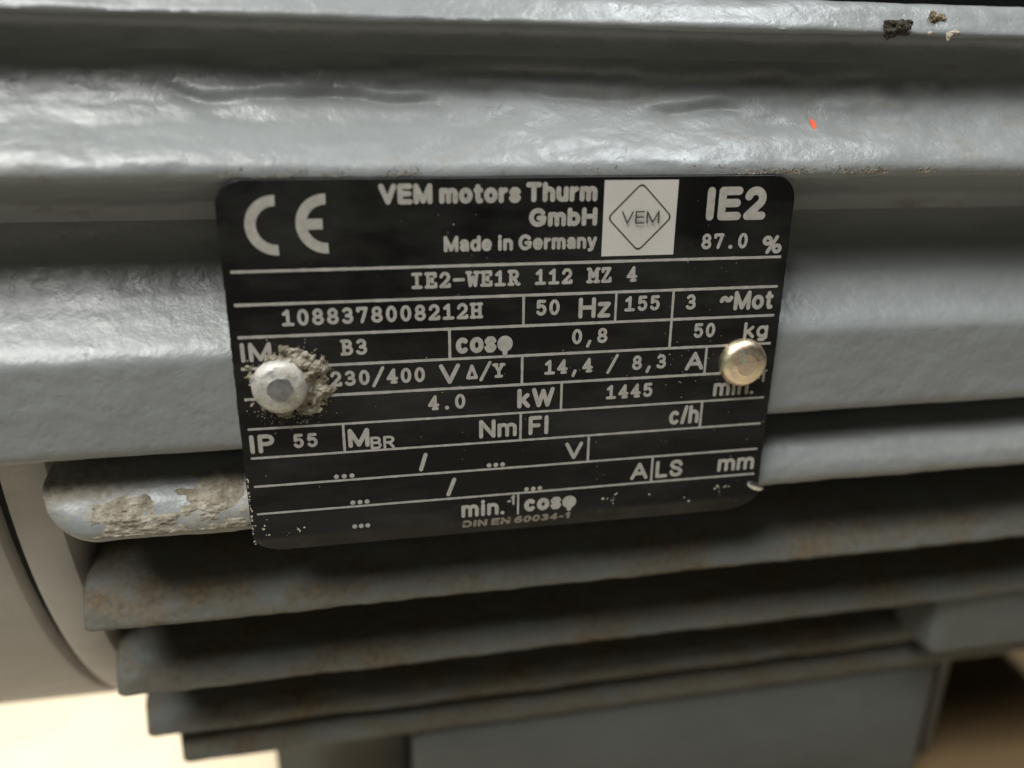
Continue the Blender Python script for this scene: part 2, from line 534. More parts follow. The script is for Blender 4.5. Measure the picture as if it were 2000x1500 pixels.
def pmap(x, z, h):
    """plate coordinates (x, z, height above the face) -> motor space, with the kicked-back lower lip and a slight bow"""
    x, z, h = (np.asarray(a, float) for a in (x, z, h))
    bow = 0.10 * noise3(x / 26, z / 22, 0, 5) + 0.03 * noise3(x / 9, z / 9, 1, 6)
    s = np.maximum(0, BEND - z)
    ss = np.where(s < 0.6, s * s / 1.2, s - 0.3)
    Y = -TH - h * np.cos(np.where(s > 0, ANG, 0)) + ss * math.sin(ANG) + bow * np.clip((z - BEND) / 6, 0, 1) - 0.12
    Z = np.where(s > 0, BEND - s * math.cos(ANG), z) - h * np.sin(np.where(s > 0, ANG, 0)) * 1.0
    return np.stack([x + 0 * Y, Y, Z], -1)

def corner_x(z, rt=3.4, rb=4.2):
    if z > PT - rt:
        return PX - rt + math.sqrt(max(0, rt * rt - (z - PT + rt) ** 2))
    if z < PB + rb:
        return PX - rb + math.sqrt(max(0, rb * rb - (PB + rb - z) ** 2))
    return PX

zs = list(PT - 3.4 * (1 - np.cos(np.linspace(0, math.pi / 2, 12)))) + list(np.linspace(PT - 3.4, PB + 4.2, 110)[1:-1]) + list(PB + 4.2 * (1 - np.sin(np.linspace(0, math.pi / 2, 16))))
NXP = 150
front, back = [], []
for i, z in enumerate(zs):
    hx = corner_x(z)
    x = np.linspace(-hx, hx, NXP)
    e = 0.05 * noise3(z * 1.9, 0, 0, 9)
    x[0] += e + 0.04 * noise3(z * 5, 1, 0, 9)
    x[-1] += 0.05 * noise3(z * 1.7, 3, 0, 9)
    hh = np.zeros(NXP)
    hh[0] = hh[-1] = -0.10
    if i in (0, len(zs) - 1):
        hh[:] = -0.10
    front.append(pmap(x, np.full(NXP, z), hh))
    back.append(pmap(x, np.full(NXP, z), np.full(NXP, -TH)))
front, back = np.array(front), np.array(back)
nz = len(zs)
pv = np.r_[front.reshape(-1, 3), back.reshape(-1, 3)]
ii = np.arange(nz - 1)[:, None] * NXP
jj = np.arange(NXP - 1)[None]
fq = np.stack([ii + jj, ii + NXP + jj, ii + NXP + jj + 1, ii + jj + 1], -1).reshape(-1, 4)
o = nz * NXP
bq = fq[:, ::-1] + o
rim = [r * NXP for r in range(nz)] + [(nz - 1) * NXP + c for c in range(1, NXP)] + [r * NXP + NXP - 1 for r in range(nz - 2, -1, -1)] + [c for c in range(NXP - 2, 0, -1)]
rim = np.array(rim)
r2 = np.roll(rim, -1)
eq = np.stack([rim, rim + o, r2 + o, r2], -1)
allq = np.r_[fq, bq, eq]
mi = np.r_[np.zeros(len(fq)), np.zeros(len(bq)), np.ones(len(eq))].astype(int)
plate = make_obj('nameplate', pv - OFF, allq, M_PLATE, motor, mats=[M_PLATE, M_BARE], midx=mi, sharp=40)
plate['label'] = 'black rating plate with pale lettering and ruled table'

def plate_piece(name, xz, faces, material, h=0.03, side=True):
    xz = np.asarray(xz, float)
    hh = xz[:, 2] if xz.shape[1] > 2 else np.full(len(xz), h)
    return make_obj(name, pmap(xz[:, 0], xz[:, 1], hh) - OFF, faces, material, plate, smooth=False)

# ruled lines
def ruled(x0, z0, x1, z1, w, dh=0.0):
    L = math.hypot(x1 - x0, z1 - z0)
    n = max(2, int(L / 0.7))
    dx, dz = (x1 - x0) / L, (z1 - z0) / L
    pts, fc = [], []
    for k in range(n + 1):
        t = k / n
        cx, cz = x0 + (x1 - x0) * t, z0 + (z1 - z0) * t
        ws = w * (0.5 + 0.06 * random.uniform(-1, 1))
        pts += [(cx - dz * ws, cz + dx * ws, 0.02 + dh), (cx + dz * ws, cz - dx * ws, 0.02 + dh)]
    for k in range(n):
        a = 2 * k
        fc.append((a, a + 1, a + 3, a + 2))
    plate_piece('ruled_line', pts, fc, M_LETTER)

LZ = [15 - 4.3333 * k for k in range(9)]
for k, z in enumerate(LZ):
    ruled(-38.0, z, 38.0, z, 0.40 if k < 5 else 0.34)
W2 = 0.36
for x, a, b in ((0.08, 1, 2), (13.4, 1, 2), (21.93, 1, 3), (-10.25, 2, 3), (0.0, 3, 4), (27.78, 3, 4), (5.88, 4, 5), (-25.3, 5, 6), (-0.1, 5, 6), (27.93, 5, 6), (10.34, 6, 7), (20.73, 7, 8)):
    ruled(x, LZ[a] - 0.17, x, LZ[b] + 0.17, W2, 0.002)
ruled(-0.28, LZ[8] - 0.17, -0.28, -23.3, 0.3, 0.002)

# --- stroke alphabet for the typewriter-like entries (cap height 1)
def arc(cx, cy, rx, ry, a0, a1, n=14):
    return [(cx + rx * math.cos(math.radians(a0 + (a1 - a0) * k / n)), cy + ry * math.sin(math.radians(a0 + (a1 - a0) * k / n))) for k in range(n + 1)]
G = {
    '0': [arc(.36, .5, .23, .4, 90, 450, 24)],
    '1': [[(.14, .72), (.36, .9), (.36, .1)], [(.10, .1), (.62, .1)]],
    '2': [arc(.35, .66, .23, .24, 170, -35, 12) + [(.1, .1)], [(.1, .1), (.62, .1), (.62, .2)]],
    '3': [arc(.34, .69, .21, .21, 150, -80, 10) + [(.3, .49)], arc(.34, .31, .25, .21, 95, -150, 12)],
    '4': [[(.46, .1), (.46, .9), (.10, .34), (.62, .34)], [(.34, .1), (.58, .1)]],
    '5': [[(.56, .9), (.18, .9), (.16, .54)], arc(.35, .36, .24, .26, 135, -150, 14)],
    '7': [[(.12, .76), (.12, .9), (.60, .9), (.34, .1)]],
    '8': [arc(.36, .7, .2, .2, 90, 450, 18), arc(.36, .3, .24, .2, 90, 450, 18)],
    '-': [[(.08, .48), (.64, .48)]],
    '/': [[(.06, -.08), (.66, 1.08)]],
    ',': [[(.38, .16), (.24, -.16)]],
    '.': [[(.35, .12), (.37, .12)]],
    'I': [[(.36, .1), (.36, .9)], [(.12, .9), (.60, .9)], [(.12, .1), (.60, .1)]],
    'E': [[(.18, .1), (.18, .9)], [(.06, .9), (.62, .9), (.62, .74)], [(.18, .5), (.44, .5)], [(.44, .6), (.44, .4)], [(.06, .1), (.64, .1), (.64, .28)]],
    'W': [[(.1, .9), (.2, .1), (.36, .62), (.52, .1), (.62, .9)], [(0, .9), (.22, .9)], [(.5, .9), (.72, .9)]],
    'R': [[(.18, .1), (.18, .9)], [(.06, .9), (.40, .9)] + arc(.40, .7, .19, .2, 90, -90, 8) + [(.18, .5)], [(.36, .5), (.60, .1), (.7, .1)], [(.06, .1), (.30, .1)]],
    'M': [[(.12, .1), (.12, .9), (.36, .42), (.60, .9), (.60, .1)], [(.0, .9), (.12, .9)], [(.6, .9), (.72, .9)], [(.0, .1), (.24, .1)], [(.48, .1), (.72, .1)]],
    'Z': [[(.12, .74), (.12, .9), (.58, .9), (.12, .1), (.62, .1), (.62, .28)]],
    'H': [[(.14, .1), (.14, .9)], [(.58, .1), (.58, .9)], [(.14, .5), (.58, .5)], [(.04, .9), (.26, .9)], [(.04, .1), (.26, .1)], [(.46, .9), (.68, .9)], [(.46, .1), (.68, .1)]],
    'B': [[(.18, .1), (.18, .9)], [(.06, .9), (.38, .9)] + arc(.38, .71, .18, .19, 90, -90, 8) + [(.18, .52)], [(.38, .52)] + arc(.40, .31, .22, .21, 90, -90, 8) + [(.06, .1)]],
    'Y': [[(.12, .9), (.36, .46), (.60, .9)], [(.36, .46), (.36, .1)], [(.18, .1), (.54, .1)], [(.02, .9), (.22, .9)], [(.50, .9), (.70, .9)]],
    'D': [[(.08, .1), (.36, .9), (.66, .1), (.08, .1)]],
}

def ribbon(pts, w, verts, faces, h):
    pts = [p for k, p in enumerate(pts) if k == 0 or math.hypot(p[0] - pts[k - 1][0], p[1] - pts[k - 1][1]) > 1e-4]
    closed = len(pts) > 3 and math.hypot(pts[0][0] - pts[-1][0], pts[0][1] - pts[-1][1]) < 1e-3
    r = w / 2
    for k in range(len(pts) - 1):
        (x0, y0), (x1, y1) = pts[k], pts[k + 1]
        L = math.hypot(x1 - x0, y1 - y0)
        dx, dy = (x1 - x0) / L * r, (y1 - y0) / L * r
        hk = h + 0.0009 * (len(faces) % 23)
        a0 = math.atan2(dy, dx)
        b = len(verts)
        ring = []
        for q in range(7):                                   # round cap at the far end
            a = a0 - math.pi / 2 + math.pi * q / 6
            ring.append((x1 + r * math.cos(a), y1 + r * math.sin(a), hk))
        for q in range(7):
            a = a0 + math.pi / 2 + math.pi * q / 6
            ring.append((x0 + r * math.cos(a), y0 + r * math.sin(a), hk))
        verts.extend(ring)
        faces.append(tuple(range(b, b + len(ring))))

def mono(text, x, z, cap, adv, sw=0.46, wx=None):
    """typewriter text, left edge x, baseline z; one lettering piece"""
    verts, faces = [], []
    sx = cap * 0.98
    for k, ch in enumerate(text):
        if ch == ' ':
            continue
        for s in G[ch]:
            st = [(x + k * adv + px * sx, z + py * cap) for px, py in s]
            ribbon(st, sw if ch != '.' else sw * 1.25, verts, faces, 0.03)
    plate_piece('lettering', verts, faces, M_LETTER)

# --- grotesque lettering, drawn with strokes as well: name -> (width, strokes); x in 0..1 of the width, y in cap heights
def el(cx, cy, rx, ry, a0=90, a1=450, n=20):
    return arc(cx, cy, rx, ry, a0, a1, n)
S = {
    'V': (.72, [[(0, 1), (.5, 0), (1, 1)]]), 'E': (.56, [[(1, 1), (0, 1), (0, 0), (1, 0)], [(0, .52), (.92, .52)]]),
    'M': (.80, [[(0, 0), (0, 1), (.5, .04), (1, 1), (1, 0)]]), 'T': (.64, [[(0, 1), (1, 1)], [(.5, 1), (.5, 0)]]),
    'H': (.66, [[(0, 0), (0, 1)], [(1, 0), (1, 1)], [(0, .52), (1, .52)]]),
    'G': (.76, [arc(.5, .5, .5, .5, 40, 320, 20), [(.92, .12), (1, .46), (.58, .46)]]),
    'I': (.10, [[(.5, 0), (.5, 1)]]), 'l': (.10, [[(.5, 0), (.5, 1)]]),
    '2': (.52, [arc(.48, .70, .48, .30, 165, -38, 12) + [(0, 0)], [(0, 0), (1, 0)]]),
    '0': (.52, [el(.5, .5, .5, .5)]), '1': (.30, [[(0, .76), (.7, 1), (.7, 0)]]),
    '6': (.52, [el(.5, .3, .5, .3), arc(.62, .5, .62, .5, 70, 190, 10)]),
    '3': (.52, [arc(.46, .75, .42, .25, 150, -85, 10), arc(.46, .27, .5, .27, 90, -150, 12)]),
    '4': (.56, [[(.72, 0), (.72, 1), (0, .28), (1, .28)]]),
    '%': (.86, [el(.2, .78, .2, .22, n=14), el(.8, .22, .2, .22, n=14), [(.24, -.02), (.76, 1.02)]]),
    'z': (.46, [[(0, .7), (1, .7), (0, 0), (1, 0)]]),
    'm': (.80, [[(0, 0), (0, .7)], [(0, .46)] + arc(.25, .48, .25, .22, 170, 0, 8) + [(.5, 0)], [(.5, .46)] + arc(.75, .48, .25, .22, 170, 0, 8) + [(1, 0)]]),
    'n': (.46, [[(0, 0), (0, .7)], [(0, .42)] + arc(.5, .44, .5, .26, 170, 0, 8) + [(1, 0)]]),
    'h': (.46, [[(0, 0), (0, 1)], [(0, .42)] + arc(.5, .44, .5, .26, 170, 0, 8) + [(1, 0)]]),
    'u': (.46, [[(0, .7)] + arc(.5, .26, .5, .26, 180, 350, 8), [(1, .7), (1, 0)]]),
    'o': (.52, [el(.5, .35, .5, .35)]), 'c': (.48, [arc(.5, .35, .5, .35, 48, 312, 16)]),
    't': (.26, [[(.4, .92), (.4, .14), (.6, 0), (1, .01)], [(0, .7), (1, .7)]]),
    'r': (.26, [[(0, 0), (0, .7)], [(0, .4), (.3, .6), (1, .69)]]),
    's': (.44, [[(.95, .57), (.75, .69), (.3, .70), (.04, .55), (.25, .40), (.75, .31), (.97, .16), (.7, .0), (.25, .0), (.02, .15)]]),
    'b': (.50, [[(0, 0), (0, 1)], el(.5, .35, .5, .35)]), 'd': (.50, [[(1, 0), (1, 1)], el(.5, .35, .5, .35)]),
    'a': (.46, [[(.06, .55), (.28, .70), (.70, .70), (.94, .54), (.96, 0)], [(.95, .40), (.35, .36), (.03, .19), (.28, .0), (.65, .03), (.95, .22)]]),
    'e': (.50, [[(0, .36), (1, .36)], arc(.5, .35, .5, .35, 0, 318, 18)]),
    'i': (.10, [[(.5, 0), (.5, .7)], [(.5, .97), (.5, 1.0)]]),
    'y': (.48, [[(0, .7), (.5, .02)], [(1, .7), (.46, -.18), (.12, -.24)]]),
    'k': (.46, [[(0, 0), (0, 1)], [(.92, .7), (0, .24)], [(.34, .41), (1, 0)]]),
    'g': (.50, [el(.5, .35, .5, .35), [(1, .7), (1, -.1), (.7, -.27), (.2, -.26)]]),
    'p': (.62, [el(.5, .35, .5, .35), [(.5, .66), (.5, -.24)]]),
    'W': (.98, [[(0, 1), (.26, 0), (.5, .92), (.74, 0), (1, 1)]]), '.': (.06, [[(.4, 0), (.6, 0)]]),
    '-': (.26, [[(0, .38), (1, .38)]]), '/': (.22, [[(0, -.02), (1, 1.02)]]),
    'P': (.54, [[(0, 0), (0, 1), (.55, 1)] + arc(.55, .74, .45, .26, 90, -90, 10) + [(0, .48)]]),
    'B': (.56, [[(0, 0), (0, 1), (.55, 1)] + arc(.55, .76, .38, .24, 90, -90, 10) + [(0, .52)], [(.55, .52)] + arc(.55, .26, .45, .26, 90, -90, 10) + [(0, 0)]]),
    'R': (.58, [[(0, 0), (0, 1), (.55, 1)] + arc(.55, .74, .42, .26, 90, -90, 10) + [(0, .48)], [(.5, .48), (1, 0)]]),
    'D': (.64, [[(0, 0), (0, 1), (.45, 1)] + arc(.45, .5, .55, .5, 90, -90, 14) + [(0, 0)]]),
    'N': (.64, [[(0, 0), (0, 1), (1, 0), (1, 1)]]), 'F': (.50, [[(1, 1), (0, 1), (0, 0)], [(0, .5), (.86, .5)]]),
    'L': (.48, [[(0, 1), (0, 0), (1, 0)]]), 'A': (.72, [[(0, 0), (.5, 1), (1, 0)], [(.18, .32), (.82, .32)]]),
    'S': (.56, [[(.96, .76), (.8, .95), (.45, 1.0), (.12, .93), (.03, .74), (.2, .58), (.75, .45), (.98, .26), (.85, .06), (.5, .0), (.15, .06), (.01, .25)]]),
    '~': (.60, [[(0, .36), (.15, .48), (.35, .50), (.62, .38), (.82, .38), (1, .50)]]),
}

def sans(text, x0, x1, z, cap, weight=0.20, material=None, h=0.03):
    """block lettering from x0 to x1 on baseline z; weight is the stroke width in cap heights"""
    w = weight
    gap, space = 0.10, 0.34
    pos, x = [], 0.0
    for ch in text:
        if ch == ' ':
            x += space
            continue
        pos.append((ch, x))
        x += S[ch][0] + w + gap
    total = (x - gap) * cap
    k = (x1 - x0 - w * cap) / (total - w * cap)
    verts, faces = [], []
    for ch, px in pos:
        gw, strokes = S[ch]
        for st in strokes:
            pts = [(x0 + w * cap / 2 + (px + u * gw) * cap * k, z + (w / 2 + v * (1 - w)) * cap) for u, v in st]
            ribbon(pts, w * cap, verts, faces, h)
    return plate_piece('lettering', verts, faces, material or M_LETTER)

sans('VEM motors', -19.0, -0.45, 23.15, 2.62, 0.265)
sans('Thurm', 0.2, 10.0, 23.2, 2.62, 0.265)
sans('GmbH', 0.65, 10.1, 19.95, 2.5, 0.265)
sans('Made in Germany', -10.8, 10.2, 16.85, 2.15, 0.235)
sans('IE2', 25.6, 34.75, 20.35, 4.6, 0.25)
mono('87.0', 25.5, 16.35, 2.2, 1.83)
sans('%', 34.8, 37.9, 15.5, 2.6, 0.215)
mono('IE2-WE1R 112 MZ 4', -15.25, 12.05, 2.2, 1.876)
mono('1088378008212H', -32.25, 7.65, 2.25, 1.92)
mono('50', 1.8, 7.7, 2.25, 1.88)
sans('Hz', 7.95, 12.65, 7.05, 3.0, 0.20)
mono('155', 14.7, 7.8, 2.2, 1.87)
mono('3', 23.9, 7.7, 2.25, 1.9)
sans('~', 29.1, 31.2, 7.5, 3.4, 0.20)
sans('Mot', 31.35, 37.55, 7.3, 2.9, 0.215)
mono('50', 25.45, 3.4, 2.2, 1.87)
sans('kg', 33.4, 37.3, 2.95, 2.5, 0.20)
sans('IM', -38.0, -33.9, 2.9, 2.7, 0.20)
mono('B3', -24.9, 3.25, 2.25, 1.92)
sans('cosp', -9.4, -1.4, 2.7, 3.05, 0.235)
mono('0,8', 7.1, 3.3, 2.25, 1.87)
mono('230/400', -26.6, -1.12, 2.2, 1.89)
sans('V', -11.8, -8.85, -1.62, 2.95, 0.20)
mono('D/Y', -7.95, -1.1, 2.15, 1.92)
mono('14,4 / 8,3', 3.25, -1.05, 2.2, 1.87)
sans('A', 24.6, 27.5, -1.6, 2.85, 0.20)
mono('4.0', -13.45, -5.45, 2.25, 1.88)
sans('kW', -0.65, 4.85, -5.97, 3.0, 0.215)
mono('1445', 12.65, -5.4, 2.2, 1.88)
sans('min.', 29.5, 36.2, -6.0, 2.85, 0.20)
sans('-1', 36.2, 37.85, -4.15, 1.95, 0.2)
sans('IP', -38.1, -34.65, -10.3, 2.8, 0.215)
mono('55', -32.2, -9.85, 2.1, 1.86)
sans('M', -24.75, -21.8, -10.38, 2.9, 0.215)
sans('BR', -21.7, -18.3, -10.85, 1.95, 0.20)
sans('Nm', -6.2, -0.65, -10.3, 2.9, 0.20)
sans('Fl', 1.1, 4.2, -10.3, 3.0, 0.20)
sans('c/h', 22.8, 27.6, -10.2, 3.0, 0.20)
def dots(x0, x1, z):
    verts, faces = [], []
    for k in range(3):
        x = x0 + 0.32 + (x1 - x0 - 0.64) * k / 2
        b = len(verts)
        verts += [(x + 0.36 * math.cos(a), z + 0.36 * math.sin(a), 0.03) for a in np.linspace(0, 2 * math.pi, 14, endpoint=False)]
        faces.append(tuple(range(b, b + 14)))
    plate_piece('lettering', verts, faces, M_LETTER)
def slash(x0, x1, z, h):
    verts, faces = [], []
    ribbon([(x0 + .2, z + .25), (x1 - .2, z + h - .25)], 0.6, verts, faces, 0.03)
    plate_piece('lettering', verts, faces, M_LETTER)
dots(-27, -24.2, -14.7); dots(-5.05, -2.4, -14.7); dots(-24.95, -22.3, -19.03); dots(0.65, 3.35, -19.12); dots(-24.9, -22.4, -22.95)
slash(-14.9, -13.8, -14.8, 2.8); slash(-11.0, -9.7, -19.2, 2.9)
sans('V', 6.75, 9.5, -14.72, 2.8, 0.20)
sans('A', 17.3, 20.1, -19.05, 2.85, 0.20)
sans('LS', 21.35, 25.8, -19.05, 2.9, 0.20)
sans('mm', 31.6, 37.75, -18.85, 2.9, 0.20)
sans('min.', -8.9, -2.3, -23.05, 2.75, 0.215)
sans('-1', -1.95, -0.75, -21.6, 1.7, 0.20)
sans('cosp', 0.65, 8.8, -22.95, 2.75, 0.265)
sans('DIN EN 60034-1', -8.7, 8.1, -25.35, 1.75, 0.25)

# conformity mark: two open rings
def mark_arc(cx, cz, ro, ri, a0, a1, bar=None):
    verts, faces = [], []
    n = 40
    for k in range(n + 1):
        a = math.radians(a0 + (a1 - a0) * k / n)
        for r in (ro, ri):
            verts.append((cx + r * math.cos(a), cz + r * math.sin(a), 0.03))
    for k in range(n):
        faces.append((2 * k, 2 * k + 1, 2 * k + 3, 2 * k + 2))
    if bar:
        b = len(verts)
        x0, x1, w = bar
        verts += [(x0, cz - w, 0.031), (x1, cz - w, 0.031), (x1, cz + w, 0.031), (x0, cz + w, 0.031)]
        faces.append((b, b + 1, b + 2, b + 3))
    plate_piece('conformity_mark', verts, faces, M_LETTER)
mark_arc(-31.95, 20.75, 3.77, 2.42, 90 - 2, 270 + 2)
mark_arc(-25.75, 20.85, 3.77, 2.42, 90 - 2, 270 + 2, (-28.4, -26.2, 0.68))

# maker's panel with diamond
pv_, pf_ = [], []
for i in range(13):
    for j in range(13):
        pv_.append((10.93 + 10.5 * i / 12, 15.75 + 10.22 * j / 12, 0.02))
for i in range(12):
    for j in range(12):
        a = i * 13 + j
        pf_.append((a, a + 13, a + 14, a + 1))
plate_piece('logo_panel', pv_, pf_, M_LOGO)
def diamond(cx, cz, rx, rz, cr, w):
    corners = [(cx + rx, cz), (cx, cz + rz), (cx - rx, cz), (cx, cz - rz)]
    out = []
    for k in range(4):
        p, c, n = corners[k - 1], corners[k], corners[(k + 1) % 4]
        for t in np.linspace(0, 1, 7):
            a = [c[q] + (p[q] - c[q]) * cr for q in (0, 1)]
            b = [c[q] + (n[q] - c[q]) * cr for q in (0, 1)]
            out.append(tuple((1 - t) ** 2 * a[q] + 2 * t * (1 - t) * c[q] + t * t * b[q] for q in (0, 1)))
    s = 1 - w / rx
    verts = [(x, z, 0.045) for x, z in out] + [(cx + (x - cx) * s, cz + (z - cz) * s, 0.045) for x, z in out]
    n = len(out)
    faces = [(k, (k + 1) % n, n + (k + 1) % n, n + k) for k in range(n)]
    plate_piece('logo_diamond', verts, faces, M_INK)
diamond(16.18, 20.98, 4.72, 4.72, 0.12, 0.26)
sans('VEM', 13.5, 18.9, 20.15, 1.7, 0.12, M_INK, 0.25)

# rivets
def make_facet(V, faces, material):
    used = sorted({i for f in faces for i in f})
    ix = {v: k for k, v in enumerate(used)}
    make_obj('rivet_facet', V[used] - OFF, [tuple(ix[i] for i in f) for f in faces], material, plate, sharp=70)

def rivet(cx, cz, r, hgt, flat, material, seed, facet, rough=0.04):
    prof = [(flat * 0.5, hgt), (flat, hgt - 0.04), (flat + 0.25, hgt - 0.16)]
    for t in np.linspace(0.25, 1, 9):
        prof.append((flat + 0.25 + (r - flat - 0.25) * math.sin(t * math.pi / 2), (hgt - 0.16) * (1 - (t - 0.0) ** 2.4) ** 1.0 if t < 1 else 0.18))
    prof += [(r * 0.97, 0.0), (r * 0.9, -0.1)]
    seg = 56
    verts = [(0, 0, hgt + 0.01)]
    for rr, h in prof:
        for k in range(seg):
            a = 2 * math.pi * k / seg
            w = 1 + (rough if rr < flat + 0.5 else 0.012) * float(noise3(math.cos(a) * 1.6, math.sin(a) * 1.6, 0, seed))
            verts.append((rr * w * math.cos(a), rr * w * math.sin(a), h + 0.03 * float(noise3(rr * math.cos(a), rr * math.sin(a), 3, seed))))
    faces = [(0, 1 + k, 1 + (k + 1) % seg) for k in range(seg)]
    for i in range(len(prof) - 1):
        for k in range(seg):
            a, b = 1 + i * seg + k, 1 + i * seg + (k + 1) % seg
            faces.append((a, a + seg, b + seg, b))
    V = np.array([(cx + x, -TH - 0.12 - h, cz + z) for x, z, h in verts])
    nflat = seg * 2
    o = make_obj('rivet', V - OFF, faces[nflat:], material, plate, sharp=70)
    make_facet(V, faces[:nflat], facet)
    return o
rivet(-33.2, -0.55, 3.75, 2.2, 1.7, M_RIVET_DUSTY, 1, M_FACET, 0.22)['label'] = 'dusty pale aluminium rivet'
rivet(33.55, -0.65, 3.7, 2.1, 1.6, M_RIVET, 2, M_RIVET)['label'] = 'clean yellowish zinc rivet'
# metal bead added as the glint on the lower right corner of the plate
bv, bf = [], []
for i in range(7):
    for k in range(10):
        t, a = math.pi * i / 6, 2 * math.pi * k / 10
        bv.append((38.5 + 1.5 * math.cos(t) - 0.2 * math.sin(t), -0.85 + 0.4 * math.sin(t) * math.cos(a), -21.9 - 0.6 * math.cos(t) + 0.75 * math.sin(t) * math.sin(a)))
for i in range(6):
    for k in range(10):
        a, b = i * 10 + k, i * 10 + (k + 1) % 10
        bf.append((a, a + 10, b + 10, b))
make_obj('corner_glint_bead', np.array(bv) - OFF, bf, M_BARE, plate)

# ------------------------------------------------------------------ dirt
PHI = (1 + 5 ** 0.5) / 2
ICO_V = np.array([(-1, PHI, 0), (1, PHI, 0), (-1, -PHI, 0), (1, -PHI, 0), (0, -1, PHI), (0, 1, PHI), (0, -1, -PHI), (0, 1, -PHI), (PHI, 0, -1), (PHI, 0, 1), (-PHI, 0, -1), (-PHI, 0, 1)])
ICO_V = ICO_V / np.linalg.norm(ICO_V[0])
ICO_F = [(0, 11, 5), (0, 5, 1), (0, 1, 7), (0, 7, 10), (0, 10, 11), (1, 5, 9), (5, 11, 4), (11, 10, 2), (10, 7, 6), (7, 1, 8), (3, 9, 4), (3, 4, 2), (3, 2, 6), (3, 6, 8), (3, 8, 9), (4, 9, 5), (2, 4, 11), (6, 2, 10), (8, 6, 7), (9, 8, 1)]

def crumbs(spec):
    """spec: list of (x, y, z, size, flatness) -> joined mesh data"""
    V, Fc = [], []
    for x, y, z, s, fl in spec:
        v = ICO_V * s * (1 + 0.35 * rng.uniform(-1, 1, (12, 1)))
        v = v * np.array([rng.uniform(0.7, 1.3), fl, rng.uniform(0.7, 1.3)])
        b = len(V)
        V.extend(v + np.array([x, y, z]))
        Fc.extend([tuple(q + b for q in t) for t in ICO_F])
    return np.array(V), Fc

def stuff(name, spec, material, label, cat):
    V, Fc = crumbs(spec)
    o = make_obj(name, V, Fc, material, smooth=False)
    o['kind'] = 'stuff'
    o['label'] = label
    o['category'] = cat
    return o

def heightfield(name, xs, zs, base, hfun, material, label, cat, mats=None):
    """a crust lying on a surface: base(x, z) gives the surface's y, hfun its thickness; thin parts sink into the surface"""
    X, Z = np.meshgrid(xs, zs, indexing='ij')
    B = base(X, Z)
    h = hfun(X, Z)
    n, m = X.shape
    top = np.stack([X, B - h, Z], -1).reshape(-1, 3)
    bot = np.stack([X, B + 0.4 + 0 * h, Z], -1).reshape(-1, 3)
    i = np.arange(n - 1)[:, None] * m
    j = np.arange(m - 1)[None]
    q = np.stack([i + j, i + m + j, i + m + j + 1, i + j + 1], -1)
    keep = (np.maximum.reduce([h[:-1, :-1], h[1:, :-1], h[:-1, 1:], h[1:, 1:]]) > -0.02).reshape(-1)
    q = q.reshape(-1, 4)[keep][:, ::-1]
    o = make_obj(name, top, q, material, smooth=True, sharp=0)
    me = o.data
    # close it downwards: extrude the border into the surface it lies on
    import bmesh
    bm = bmesh.new()
    bm.from_mesh(me)
    bmesh.ops.delete(bm, geom=[v for v in bm.verts if not v.link_faces], context='VERTS')
    be = [e for e in bm.edges if e.is_boundary]
    r = bmesh.ops.extrude_edge_only(bm, edges=be)
    for v in r['geom']:
        if isinstance(v, bmesh.types.BMVert):
            v.co.y += 0.25 * MM
    bm.to_mesh(me)
    bm.free()
    o['kind'] = 'stuff'
    o['label'] = label
    o['category'] = cat
    return o

def blob(x, y, z, rx, ry, rz, seed, nlat=22, nlon=34, amp=0.45, fr=2.0):
    th = np.linspace(0, math.pi, nlat)[:, None]
    ph = np.linspace(0, 2 * math.pi, nlon, endpoint=False)[None]
    a, b, c = np.sin(th) * np.cos(ph), np.sin(th) * np.sin(ph), np.cos(th) + 0 * ph
    r = 1 + amp * fbm(a * fr + 5, b * fr, c * fr, seed, 4)
    v = np.stack([x + rx * r * a, y + ry * r * b, z + rz * r * c], -1).reshape(-1, 3)
    i = np.arange(nlat - 1)[:, None] * nlon
    j = np.arange(nlon)[None]
    j2 = (j + 1) % nlon
    q = np.stack([i + j, i + nlon + j, i + nlon + j2, i + j2], -1).reshape(-1, 4)
    return v, q

def blobs(specs):
    V, Q, n = [], [], 0
    for sp in specs:
        v, q = blob(*sp)
        V.append(v)
        Q.append(q + n)
        n += len(v)
    return np.concatenate(V), np.concatenate(Q)

RX, RZ = -33.2, -0.55
def crust_h(x, z):
    dx, dz = x - RX, z - RZ
    d = np.hypot(dx, dz)
    a = np.arctan2(dz, dx)
    reach = 4.1 + 2.1 * np.clip(np.cos(a - 0.05), 0, 1) ** 1.3 + 0.7 * np.clip(np.cos(a - 1.0), 0, 1) ** 3 + 0.35 * np.clip(np.cos(a + 1.6), 0, 1)
    reach = reach + 1.3 * fbm(x / 1.5, z / 1.5, 0, 31, 5)
    h = (reach - d) * 0.34
    h = np.minimum(h, 1.15) + 0.22 * fbm(x / 0.8, z / 0.8, 2, 33, 3) * np.clip(h * 2 + 0.3, 0, 1)
    return np.where(d < 2.4, 0.2, h)
heightfield('dirt_crust', np.linspace(-38.6, -25.0, 260), np.linspace(-7.5, 6.0, 260), lambda x, z: pmap(x, z, 0)[..., 1] + 0.05, crust_h, M_CRUST,
            'crumbly beige dirt caked around the dusty left rivet', 'dirt')

